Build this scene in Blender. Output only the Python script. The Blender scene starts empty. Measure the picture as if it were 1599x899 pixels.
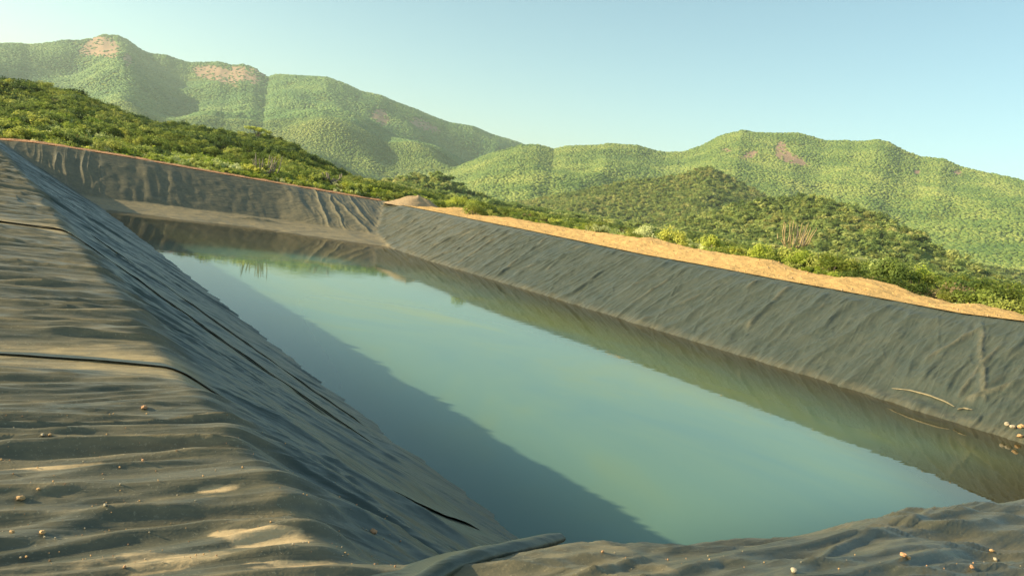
import bpy, math, random
import numpy as np
from mathutils import Matrix, Vector

# ------------------------------------------------------------------ camera
F, W, HH = 1200.0, 1599.0, 899.0
AZ, PI_, RO = math.radians(36.2), math.radians(5.87), math.radians(9.1)
CZ = 5.0
fw = np.array([math.sin(AZ)*math.cos(PI_), math.cos(AZ)*math.cos(PI_), -math.sin(PI_)])
rt0 = np.array([math.cos(AZ), -math.sin(AZ), 0.0]); up0 = np.cross(rt0, fw)
rt = rt0*math.cos(RO) + up0*math.sin(RO)
up = -rt0*math.sin(RO) + up0*math.cos(RO)
scene = bpy.context.scene
cam_d = bpy.data.cameras.new('camera'); cam = bpy.data.objects.new('camera', cam_d)
scene.collection.objects.link(cam)
cam.matrix_world = Matrix(((rt[0], up[0], -fw[0], 0), (rt[1], up[1], -fw[1], 0), (rt[2], up[2], -fw[2], CZ), (0, 0, 0, 1)))
cam_d.sensor_width = 36; cam_d.lens = F/W*36; cam_d.clip_start = .1; cam_d.clip_end = 20000
scene.camera = cam

# ------------------------------------------------------------------ sun, sky, exposure
SUN = Vector((-1.0, 0.43, 0.40)).normalized()
world = bpy.data.worlds.new("World"); scene.world = world; world.use_nodes = True
wn = world.node_tree; wn.nodes.clear()
sky = wn.nodes.new('ShaderNodeTexSky'); sky.sky_type = 'NISHITA'; sky.sun_disc = False
sky.sun_elevation = math.asin(SUN.z); sky.sun_rotation = math.atan2(SUN.x, SUN.y)
sky.air_density = 1.0; sky.dust_density = 1.4; sky.ozone_density = 1.0; sky.altitude = 600
bg = wn.nodes.new('ShaderNodeBackground'); bg.inputs['Strength'].default_value = .113
hs = wn.nodes.new('ShaderNodeHueSaturation'); hs.inputs['Saturation'].default_value = 1.0; hs.inputs['Hue'].default_value = .492
wo = wn.nodes.new('ShaderNodeOutputWorld')
wn.links.new(sky.outputs[0], hs.inputs['Color']); tint = wn.nodes.new('ShaderNodeMix'); tint.data_type = 'RGBA'; tint.blend_type = 'MULTIPLY'; tint.inputs[0].default_value = 1; tint.inputs[7].default_value = (.97, 1.05, .90, 1)
wn.links.new(hs.outputs[0], tint.inputs[6]); wn.links.new(tint.outputs[2], bg.inputs[0]); wn.links.new(bg.outputs[0], wo.inputs[0])
sd = bpy.data.lights.new('sun', 'SUN'); sd.energy = 5.0; sd.angle = math.radians(.5); sd.color = (1, .87, .56)
so = bpy.data.objects.new('sun', sd); scene.collection.objects.link(so)
so.rotation_euler = SUN.to_track_quat('Z', 'Y').to_euler()
scene.view_settings.view_transform = 'Standard'; scene.view_settings.look = 'None'
scene.view_settings.exposure = 1.0; scene.view_settings.gamma = 1
scene.render.resolution_x = 1024; scene.render.resolution_y = 575
scene.render.engine = 'CYCLES'
try:
    scene.cycles.max_bounces = 6; scene.cycles.volume_bounces = 0; scene.cycles.transparent_max_bounces = 8
except Exception: pass

rng = np.random.default_rng(7); random.seed(7)
# ------------------------------------------------------------------ numeric helpers
def ray(x, y):
    u = (x-W/2)/F; v = -(y-HH/2)/F
    return fw + u*rt + v*up
def plane(x, y, z):
    d = ray(x, y); return d*((z-CZ)/d[2]) + np.array([0, 0, CZ])
def at_dist(x, y, D):
    d = ray(x, y); d = d/np.hypot(d[0], d[1]); return d*D + np.array([0, 0, CZ])
def azt(x, y):
    d = ray(x, y); return math.atan2(d[0], d[1]), d[2]/math.hypot(d[0], d[1])
_G = {}
def pn(x, y, seed=0):
    if seed not in _G:
        r = np.random.default_rng(1000+seed); a = r.random(256)*2*np.pi
        _G[seed] = (r.permutation(256), np.cos(a), np.sin(a))
    P, gx, gy = _G[seed]
    x, y = np.broadcast_arrays(np.asarray(x, float), np.asarray(y, float))
    xi = np.floor(x).astype(np.int64); yi = np.floor(y).astype(np.int64); xf = x-xi; yf = y-yi
    def g(ix, iy, dx, dy):
        h = P[(P[ix & 255]+iy) & 255]; return gx[h]*dx+gy[h]*dy
    u = xf*xf*xf*(xf*(xf*6-15)+10); v = yf*yf*yf*(yf*(yf*6-15)+10)
    a = g(xi, yi, xf, yf); b = g(xi+1, yi, xf-1, yf); c = g(xi, yi+1, xf, yf-1); d = g(xi+1, yi+1, xf-1, yf-1)
    return (a+(b-a)*u + ((c+(d-c)*u)-(a+(b-a)*u))*v)*1.5      # about -1..1
def fbm(x, y, seed=0, o=4):
    s = 0; a = 1.0
    for k in range(o): s = s + a*pn(x*2**k, y*2**k, seed+k); a *= .5
    return s
def rid(x, y, seed=0, sharp=1.0):
    return (1-np.minimum(np.abs(pn(x, y, seed))*1.6, 1))**(1+sharp)
def thin(x, y, seed, k): return np.maximum(1-np.abs(pn(x, y, seed))*k, 0)**.8
def ss(t): t = np.clip(t, 0, 1); return t*t*(3-2*t)
def smax(a, b, k): h = np.clip(.5+.5*(a-b)/k, 0, 1); return b+(a-b)*h + k*h*(1-h)
def smin(a, b, k): return -smax(-a, -b, k)

# ------------------------------------------------------------------ object helpers
def link(o): scene.collection.objects.link(o); return o
def tag(o, label=None, cat=None, group=None, kind=None):
    if label: o['label'] = label
    if cat: o['category'] = cat
    if group: o['group'] = group
    if kind: o['kind'] = kind
    return o
def empty(name, loc=(0, 0, 0)):
    o = bpy.data.objects.new(name, None); o.location = loc; o.empty_display_size = .3; return link(o)
def np_mesh(name, V, Q, mats, smooth=True, attrs=None, mi=None):
    """V (n,3); Q (m,4) or (m,3) faces"""
    me = bpy.data.meshes.new(name); V = np.asarray(V, np.float32); Q = np.asarray(Q, np.int32)
    m, k = Q.shape
    me.vertices.add(len(V)); me.vertices.foreach_set('co', V.ravel())
    me.loops.add(m*k); me.loops.foreach_set('vertex_index', Q.ravel())
    me.polygons.add(m); me.polygons.foreach_set('loop_start', np.arange(0, m*k, k, dtype=np.int32))
    try: me.polygons.foreach_set('loop_total', np.full(m, k, np.int32))
    except Exception: pass
    for mt in (mats if isinstance(mats, (list, tuple)) else [mats]): me.materials.append(mt)
    if mi is not None: me.polygons.foreach_set('material_index', np.asarray(mi, np.int32))
    me.polygons.foreach_set('use_smooth', np.full(m, bool(smooth)))
    me.update(calc_edges=True)
    for nm, arr in (attrs or {}).items():
        a = me.attributes.new(nm, 'FLOAT', 'POINT'); a.data.foreach_set('value', np.asarray(arr, np.float32).ravel())
    return me
def mesh_obj(name, me, parent=None):
    o = bpy.data.objects.new(name, me); link(o)
    if parent: o.parent = parent
    return o
def grid_faces(nx, ny, mask=None):
    i, j = np.meshgrid(np.arange(nx-1), np.arange(ny-1), indexing='ij')
    a = i*ny+j; Q = np.stack([a, a+ny, a+ny+1, a+1], -1)
    if mask is not None: Q = Q[mask]
    return Q.reshape(-1, 4)
def sub_mesh(V, Q, attrs):
    u, inv = np.unique(Q, return_inverse=True)
    return V[u], inv.reshape(Q.shape), {k: v[u] for k, v in attrs.items()}
def tube(path, radii, n=8, caps=True, ribs=0, base=0):
    P = [np.array(p, float) for p in path]; V = []; Q = []
    for i, p in enumerate(P):
        t = P[min(i+1, len(P)-1)]-P[max(i-1, 0)]; t /= np.linalg.norm(t)+1e-9
        a = np.array([1, 0, 0]) if abs(t[0]) < .8 else np.array([0, 1, 0])
        e1 = np.cross(t, a); e1 /= np.linalg.norm(e1); e2 = np.cross(t, e1)
        for k in range(n):
            th = 2*math.pi*k/n; r = radii[i]*(1-(.22 if ribs and k % 2 else 0))
            V.append(p+r*(math.cos(th)*e1+math.sin(th)*e2))
    for i in range(len(P)-1):
        for k in range(n):
            k2 = (k+1) % n; Q.append((base+i*n+k, base+i*n+k2, base+(i+1)*n+k2, base+(i+1)*n+k))
    return V, Q

# ------------------------------------------------------------------ materials
def mat(name):
    m = bpy.data.materials.new(name); m.use_nodes = True; nt = m.node_tree
    b = nt.nodes['Principled BSDF']; return m, nt, b
def N(nt, t, **kw):
    n = nt.nodes.new(t)
    for k, v in kw.items():
        if k.startswith('_'): setattr(n, k[1:], v)
        else: n.inputs[k.replace('__', ' ')].default_value = v
    return n
def ramp(nt, fac, stops):
    r = nt.nodes.new('ShaderNodeValToRGB'); e = r.color_ramp.elements
    while len(e) < len(stops): e.new(.5)
    for i, (p, c) in enumerate(stops): e[i].position = p; e[i].color = (*c, 1) if len(c) == 3 else c
    nt.links.new(fac, r.inputs[0]); return r
def mixc(nt, f, a, b, mode='MIX'):
    m = nt.nodes.new('ShaderNodeMix'); m.data_type = 'RGBA'; m.blend_type = mode
    for s, v in ((m.inputs[0], f), (m.inputs[6], a), (m.inputs[7], b)):
        if hasattr(v, 'is_linked') or isinstance(v, bpy.types.NodeSocket): nt.links.new(v, s)
        elif isinstance(v, (int, float)): s.default_value = v
        else: s.default_value = (*v, 1)
    return m.outputs[2]
def math_(nt, op, a, b=0.0, clamp=False):
    m = nt.nodes.new('ShaderNodeMath'); m.operation = op; m.use_clamp = clamp
    for s, v in ((m.inputs[0], a), (m.inputs[1], b)):
        if isinstance(v, bpy.types.NodeSocket): nt.links.new(v, s)
        else: s.default_value = v
    return m.outputs[0]
def noise(nt, scale, detail=4, rough=.55, vec=None, dist=0):
    n = nt.nodes.new('ShaderNodeTexNoise'); n.inputs['Scale'].default_value = scale; n.inputs['Detail'].default_value = detail
    n.inputs['Roughness'].default_value = rough; n.inputs['Distortion'].default_value = dist
    if vec is not None: nt.links.new(vec, n.inputs['Vector'])
    return n.outputs['Fac']
def geo_pos(nt): return nt.nodes.new('ShaderNodeNewGeometry').outputs['Position']
def mapping(nt, vec, scale=(1, 1, 1), rot=(0, 0, 0)):
    m = nt.nodes.new('ShaderNodeMapping'); m.inputs['Scale'].default_value = scale; m.inputs['Rotation'].default_value = rot
    nt.links.new(vec, m.inputs['Vector']); return m.outputs[0]
def bump(nt, b, h, strength=.3, dist=.02):
    n = nt.nodes.new('ShaderNodeBump'); n.inputs['Strength'].default_value = strength; n.inputs['Distance'].default_value = dist
    nt.links.new(h, n.inputs['Height']); nt.links.new(n.outputs[0], b.inputs['Normal'])

def liner_mat():
    m, nt, b = mat('liner'); p = geo_pos(nt); L = nt.links
    at = nt.nodes.new('ShaderNodeAttribute'); at.attribute_name = 'dust'; dust = at.outputs['Fac']  # real dust, plus sun highlights painted on the berm pleat crests
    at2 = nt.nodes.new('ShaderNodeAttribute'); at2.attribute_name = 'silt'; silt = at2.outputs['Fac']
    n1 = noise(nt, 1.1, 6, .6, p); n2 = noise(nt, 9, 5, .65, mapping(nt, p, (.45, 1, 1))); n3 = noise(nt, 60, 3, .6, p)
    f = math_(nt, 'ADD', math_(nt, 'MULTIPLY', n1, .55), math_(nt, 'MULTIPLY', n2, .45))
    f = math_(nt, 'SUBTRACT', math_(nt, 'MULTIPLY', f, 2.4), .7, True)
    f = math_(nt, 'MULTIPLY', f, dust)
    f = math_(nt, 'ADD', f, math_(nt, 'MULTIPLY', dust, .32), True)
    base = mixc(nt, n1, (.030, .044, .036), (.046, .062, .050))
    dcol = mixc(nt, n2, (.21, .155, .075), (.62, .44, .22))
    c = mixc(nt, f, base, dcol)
    # white speckle of dried grit
    sp = math_(nt, 'MULTIPLY', math_(nt, 'GREATER_THAN', n3, .64), dust)
    c = mixc(nt, math_(nt, 'MULTIPLY', sp, .8), c, (.42, .36, .24))
    # silt / sand patches
    sn = math_(nt, 'ADD', silt, math_(nt, 'MULTIPLY', math_(nt, 'SUBTRACT', n2, .5), .9))
    sn = math_(nt, 'MULTIPLY', math_(nt, 'SUBTRACT', sn, .45), 5, True)
    c = mixc(nt, sn, c, mixc(nt, n3, (.46, .31, .16), (.62, .45, .25)))
    L.new(c, b.inputs['Base Color'])
    r = math_(nt, 'ADD', math_(nt, 'MULTIPLY', f, .4), .36, True)
    r = math_(nt, 'ADD', r, math_(nt, 'MULTIPLY', sn, .3), True)
    L.new(r, b.inputs['Roughness']); b.inputs['Specular IOR Level'].default_value = .5
    bh = math_(nt, 'ADD', math_(nt, 'MULTIPLY', n2, .2), math_(nt, 'MULTIPLY', n3, math_(nt, 'MULTIPLY', dust, .12)))
    def crease(rot, sc, k, det=2.5):
        q = mapping(nt, mapping(nt, p, (1, 1, 1), (0, 0, rot)), sc)
        nn = noise(nt, 1.0, det, .55, q, .35)
        return math_(nt, 'SUBTRACT', 1, math_(nt, 'MULTIPLY', math_(nt, 'ABSOLUTE', math_(nt, 'SUBTRACT', nn, .5)), k), True)
    cl = math_(nt, 'ADD', crease(.1, (.35, 3.2, .4), 9), math_(nt, 'MULTIPLY', crease(.05, (.9, 8.5, 1), 7), .35))
    cr = math_(nt, 'ADD', crease(.05, (.16, 1.35, .2), 11), math_(nt, 'MULTIPLY', crease(-.25, (.3, 2.6, .3), 9), .55))
    cr = math_(nt, 'ADD', cr, math_(nt, 'MULTIPLY', crease(.1, (.5, 1.6, .4), 10), .4))
    sx = nt.nodes.new('ShaderNodeSeparateXYZ'); L.new(p, sx.inputs[0])
    w = math_(nt, 'MULTIPLY', math_(nt, 'SUBTRACT', sx.outputs[0], 14), .2, True)
    hl = math_(nt, 'MULTIPLY', math_(nt, 'MULTIPLY', cl, .22), math_(nt, 'SUBTRACT', 1, w))
    hr = math_(nt, 'MULTIPLY', math_(nt, 'MULTIPLY', cr, .45), w)
    bump(nt, b, math_(nt, 'ADD', bh, math_(nt, 'ADD', hl, hr)), .9, .045)
    return m
def soil_mat(name='soil', c1=(.50, .29, .11), c2=(.70, .45, .19)):
    m, nt, b = mat(name); p = geo_pos(nt)
    n1 = noise(nt, .7, 5, .6, p); n2 = noise(nt, 7, 6, .7, p)
    c = mixc(nt, math_(nt, 'MULTIPLY', math_(nt, 'ADD', n1, n2), .5), c1, c2)
    st = math_(nt, 'GREATER_THAN', noise(nt, 13, 2, .5, p), .70)
    c = mixc(nt, math_(nt, 'MULTIPLY', st, .45), c, (.22, .11, .05))
    nt.links.new(c, b.inputs['Base Color']); b.inputs['Roughness'].default_value = .95
    b.inputs['Specular IOR Level'].default_value = .1
    bump(nt, b, n2, .8, .12); return m
def leaf_mat(name, cols, trans=.25, rnd=.62, wscale=.02, wcols=None):
    m, nt, b = mat(name); L = nt.links
    oi = nt.nodes.new('ShaderNodeObjectInfo'); p = geo_pos(nt)
    n = noise(nt, wscale, 4, .6, p); n2 = noise(nt, 1.3, 2, .5, p)
    f = math_(nt, 'ADD', math_(nt, 'MULTIPLY', oi.outputs['Random'], rnd), math_(nt, 'MULTIPLY', math_(nt, 'ADD', math_(nt, 'MULTIPLY', math_(nt, 'SUBTRACT', n, .5), 2.0), .5), 1.07-rnd))
    f = math_(nt, 'ADD', f, math_(nt, 'MULTIPLY', math_(nt, 'SUBTRACT', n2, .5), .5), True)
    c = ramp(nt, f, cols).outputs[0]
    L.new(c, b.inputs['Base Color']); b.inputs['Roughness'].default_value = .65; b.inputs['Specular IOR Level'].default_value = .25
    tr = nt.nodes.new('ShaderNodeBsdfTranslucent'); L.new(c, tr.inputs[0])
    mx = nt.nodes.new('ShaderNodeMixShader'); mx.inputs[0].default_value = trans
    out = nt.nodes['Material Output']
    L.new(b.outputs[0], mx.inputs[1]); L.new(tr.outputs[0], mx.inputs[2]); L.new(mx.outputs[0], out.inputs['Surface'])
    return m
def plain(name, col, rough=.8, var=.3, scale=8):
    m, nt, b = mat(name); n = noise(nt, scale, 4, .6, geo_pos(nt))
    c = mixc(nt, n, tuple(v*(1-var) for v in col), tuple(min(1, v*(1+var)) for v in col))
    nt.links.new(c, b.inputs['Base Color']); b.inputs['Roughness'].default_value = rough; bump(nt, b, n, .3, .02); return m
def terrain_mat():
    m, nt, b = mat('hill_ground'); p = geo_pos(nt)
    at = nt.nodes.new('ShaderNodeAttribute'); at.attribute_name = 'rock'; rk = at.outputs['Fac']
    at3 = nt.nodes.new('ShaderNodeAttribute'); at3.attribute_name = 'soil'; sl = at3.outputs['Fac']
    n1 = noise(nt, .004, 5, .6, p); n2 = noise(nt, .07, 5, .7, p); n3 = noise(nt, .35, 3, .6, p)
    f = math_(nt, 'ADD', math_(nt, 'MULTIPLY', n1, .5), math_(nt, 'MULTIPLY', n2, .5))
    c = ramp(nt, f, [(.3, (.07, .10, .024)), (.5, (.14, .175, .036)), (.68, (.22, .24, .06))]).outputs[0]
    rc = mixc(nt, noise(nt, .03, 5, .7, mapping(nt, p, (1, 1, .25))), (.20, .12, .075), (.52, .33, .22))
    rf = math_(nt, 'MULTIPLY', math_(nt, 'SUBTRACT', math_(nt, 'ADD', rk, math_(nt, 'MULTIPLY', math_(nt, 'SUBTRACT', n2, .5), 1.6)), .45), 4, True)
    c = mixc(nt, rf, c, rc)
    c = mixc(nt, math_(nt, 'MULTIPLY', sl, math_(nt, 'ADD', n3, .3, True), True), c, (.40, .22, .09))
    nt.links.new(c, b.inputs['Base Color']); b.inputs['Roughness'].default_value = .95; b.inputs['Specular IOR Level'].default_value = .1
    bump(nt, b, math_(nt, 'ADD', n2, n3), .7, 3.0); return m
def water_mat():
    m, nt, b = mat('pond_water'); p = geo_pos(nt); L = nt.links
    at = nt.nodes.new('ShaderNodeAttribute'); at.attribute_name = 'depth'; dp = at.outputs['Fac']
    n1 = noise(nt, .11, 4, .6, mapping(nt, p, (1, .7, 1), (0, 0, .5)), .6)
    teal = ramp(nt, n1, [(.30, (.125, .235, .20)), (.48, (.16, .265, .18)), (.66, (.235, .29, .10))]).outputs[0]
    a2 = nt.nodes.new('ShaderNodeAttribute'); a2.attribute_name = 'sediment'; sed = a2.outputs['Fac']
    kf_ = math_(nt, 'ADD', -.5, math_(nt, 'MULTIPLY', sed, .44))
    mk = math_(nt, 'SUBTRACT', 1, math_(nt, 'POWER', 2.718, math_(nt, 'MULTIPLY', math_(nt, 'MULTIPLY', dp, dp), kf_)), True)
    c = mixc(nt, mk, mixc(nt, sed, (.05, .105, .085), (.058, .044, .018)), teal)
    df = nt.nodes.new('ShaderNodeBsdfDiffuse'); L.new(c, df.inputs[0])
    gl = nt.nodes.new('ShaderNodeBsdfGlossy'); gl.inputs['Roughness'].default_value = .015
    wv = noise(nt, 1.6, 3, .5, mapping(nt, p, (.5, 1.6, 1), (0, 0, -.5)))
    bp = nt.nodes.new('ShaderNodeBump'); bp.inputs['Strength'].default_value = .16; bp.inputs['Distance'].default_value = .012
    L.new(wv, bp.inputs['Height']); L.new(bp.outputs[0], gl.inputs['Normal'])
    fr = nt.nodes.new('ShaderNodeFresnel'); fr.inputs['IOR'].default_value = 1.42
    mx = nt.nodes.new('ShaderNodeMixShader'); L.new(fr.outputs[0], mx.inputs[0]); L.new(df.outputs[0], mx.inputs[1]); L.new(gl.outputs[0], mx.inputs[2])
    L.new(mx.outputs[0], nt.nodes['Material Output'].inputs['Surface']); return m

M_liner = liner_mat(); M_soil = soil_mat(); M_soil2 = soil_mat('pale_soil', (.36, .24, .14), (.52, .37, .22))
M_terr = terrain_mat(); M_water = water_mat()
M_bark = plain('bark', (.11, .085, .06)); M_twig = plain('dry_twig', (.20, .145, .09))
G_bright = leaf_mat('leaf_bright', [(.25, (.30, .38, .05)), (.55, (.47, .52, .075)), (.85, (.62, .60, .13))], trans=.5)
G_mid = leaf_mat('leaf_mid', [(.2, (.12, .17, .035)), (.55, (.28, .33, .06)), (.85, (.46, .46, .11))], trans=.45)
G_dark = leaf_mat('leaf_dark', [(.2, (.06, .10, .024)), (.6, (.13, .18, .034)), (.9, (.24, .26, .05))], trans=.3)
G_pale = leaf_mat('leaf_pale', [(.2, (.34, .40, .09)), (.55, (.56, .60, .22)), (.85, (.74, .72, .40))], trans=.4)
G_dry = leaf_mat('leaf_dry', [(.2, (.14, .11, .05)), (.6, (.23, .17, .08)), (.9, (.28, .25, .10))])
G_far = leaf_mat('far_canopy', [(.2, (.06, .11, .022)), (.45, (.115, .17, .032)), (.7, (.19, .23, .05)), (.9, (.26, .28, .07))], trans=.0, rnd=.35, wscale=.009)
G_farA = leaf_mat('mountain_canopy', [(.2, (.045, .11, .026)), (.45, (.085, .165, .038)), (.7, (.15, .225, .055)), (.9, (.22, .27, .075))], trans=.0, rnd=.35, wscale=.006)
G_farC = leaf_mat('hill_canopy', [(.1, (.15, .22, .06)), (.4, (.30, .37, .10)), (.65, (.44, .48, .14)), (.9, (.56, .52, .20))], trans=.5, wscale=.012)

# ------------------------------------------------------------------ pond shape
def I(v, xs, ys): return np.interp(v, xs, ys)
def rimR(y): return I(y, [0, 13, 15.5, 21, 25, 30, 35, 41, 49, 60, 68], [3.8, 3.73, 3.55, 3.52, 3.47, 3.45, 3.38, 3.43, 3.49, 3.47, 3.46])
def rimB(x): return I(x, [-8, 2.3, 4.5, 6.7, 11.6, 17, 22.8, 29.3, 36.5, 45], [3.7, 3.86, 4.05, 4.08, 4.04, 3.88, 3.77, 3.64, 3.5, 3.4])
def xrim(y): return 35.3 + 1.2*ss((y-50)/16)
def yne(x): return I(x, [-5, 2.0, 2.7, 3.76, 4.62, 5.77, 7.2, 12], [2.9, 2.9, 2.87, 2.57, 2.49, 2.44, 2.35, 2.2])
def banks(x, y):
    topL = 3.3 + .58*ss((y-50)/24)
    xc = 1.5 + .25*np.clip((y-6)/25, 0, 1); wl = 7.3 + 1.3*np.clip((y-13)/45, 0, 1)
    Ls = topL - (x-xc)*topL/(wl-xc)
    L = smin(Ls, topL, .06)
    Nn = smin(3.3 - (y-yne(x))*.80, 3.29-.09*ss((x-3.5)/3.5), .08)
    rr = rimR(y); xr = xrim(y); run = rr/3.4*5.6
    R = smin(rr - (xr-x)*rr/run, rr, .12)
    yb0 = I(x, [0, 8.5, 15, 20, 24, 29, 33], [67, 66, 64.2, 64.8, 62.6, 60.5, 60]); yb1 = I(x, [0, 24, 31], [70, 70, 66])
    rb = rimB(x)
    beach = (y-yb0)*.6/(yb1-yb0+.01); beach = np.where(y < yb0, np.where(y < yb0-15, -1.5+(y-yb0+15)*.35, (y-yb0)*.10), beach)
    B = np.where(y < yb1, beach, .6 + (y-yb1)*(rb-.6)/(75-yb1))
    B = smin(B, rb, .12)
    return L, Nn, R, B
def Hbase(x, y):
    L, Nn, R, B = banks(x, y)
    h = smax(smax(L, Nn, .15), R, .5)
    h = smax(h, B, .5)
    return smax(h, -4.5+0*x, .6), (L, Nn, R, B)
# individual creases and pleats: (x0, x1, y0, slope, wander, freq, width, height, seed)
_cr = np.random.default_rng(99); CREASES = []
for _ in range(330):      # long diagonal tension creases on the far bank
    y0 = _cr.uniform(6, 72); L_ = _cr.uniform(1.2, 6.5); xa = _cr.uniform(29.0, 35.3-min(L_, 5)*.8)
    sl = _cr.choice([.05, -.2, .3, -.45], p=[.4, .25, .2, .15])+_cr.normal()*.22
    big = _cr.random() < .16
    CREASES.append((xa, min(xa+L_, 35.25), y0, sl, _cr.uniform(.05, .3), _cr.uniform(.3, .7), (.20 if big else .085)*_cr.uniform(.8, 1.4), (.12 if big else .042)*_cr.uniform(.5, 1.4), 400+_cr.integers(40)))
for _ in range(60):       # short crumples near the far waterline
    y0 = _cr.uniform(8, 60); xa = _cr.uniform(29.3, 31.5)
    CREASES.append((xa, xa+_cr.uniform(.4, 1.3), y0, _cr.normal()*1.1, .1, 1., .07, _cr.uniform(.03, .07), 400+_cr.integers(40)))
yq = 2.2
while yq < 60:            # pleats across the near crest, running over the edge and down the slope
    f = 1+max(0, yq-9)*.035
    x1 = _cr.choice([_cr.uniform(1.3, 2.4), _cr.uniform(3, 8)], p=[.6, .4]); x0 = _cr.choice([-6, _cr.uniform(-1.5, 1.0)], p=[.55, .45])
    CREASES.append((x0, x1, yq, _cr.normal()*.05-.03, _cr.uniform(.08, .28), _cr.uniform(.25, .6), _cr.uniform(.05, .13)*f, _cr.uniform(.02, .078)*f, 400+_cr.integers(40)))
    yq += _cr.exponential(.135)*f+.045
yq = 2.3
while yq < 22:            # fine secondary pleats
    f = 1+max(0, yq-7)*.06; xa = _cr.uniform(-3, 2.2)
    CREASES.append((xa, xa+_cr.uniform(.8, 4), yq, _cr.normal()*.09-.03, _cr.uniform(.04, .12), _cr.uniform(.5, 1.1), _cr.uniform(.025, .05)*f, _cr.uniform(.008, .024)*f, 400+_cr.integers(40)))
    yq += _cr.exponential(.035)*f+.01
for _ in range(46):       # pleats on the near slope edge
    xa = _cr.uniform(1.8, 8)
    CREASES.append((xa, xa+_cr.uniform(1, 4), _cr.uniform(1.2, 3.2), _cr.normal()*.12-.12, .12, .6, _cr.uniform(.05, .1), _cr.uniform(.02, .06), 400+_cr.integers(40)))
def creases(x, y):
    x = np.asarray(x, float); y = np.asarray(y, float); out = np.zeros(x.shape); fx, fy, fo = x.ravel(), y.ravel(), out.ravel()
    order = np.argsort(fy, kind='stable'); sy = fy[order]
    for x0, x1, y0, sl, wa, fr, wd, ht, sd_ in CREASES:
        e1 = sl*(x1-max(x0, -5)); lo = y0+min(0, e1)-wa-wd*1.5; hi = y0+max(0, e1)+wa+wd*1.5
        a, b = np.searchsorted(sy, lo), np.searchsorted(sy, hi)
        if a >= b: continue
        k = order[a:b]; xx = fx[k]; m = (xx > x0) & (xx < x1)
        if not m.any(): continue
        k = k[m]; xx = xx[m]
        yc = y0+sl*(xx-max(x0, -5))+wa*pn(xx*fr, xx*0+y0*.37, sd_); ds = (fy[k]-yc)/math.hypot(1, sl)
        t_ = np.minimum(np.clip((xx-x0)/.5, 0, 1), np.clip((x1-xx)/.6, 0, 1))
        s_ = np.where(ds > 0, ds/(wd*1.3), -ds/(wd*.75))
        fo[k] = np.maximum(fo[k], ht*t_*np.maximum(1-s_, 0)**1.25*(.75+.4*pn(xx*1.1, xx*0, sd_+1)))
    return fo.reshape(x.shape)
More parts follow.
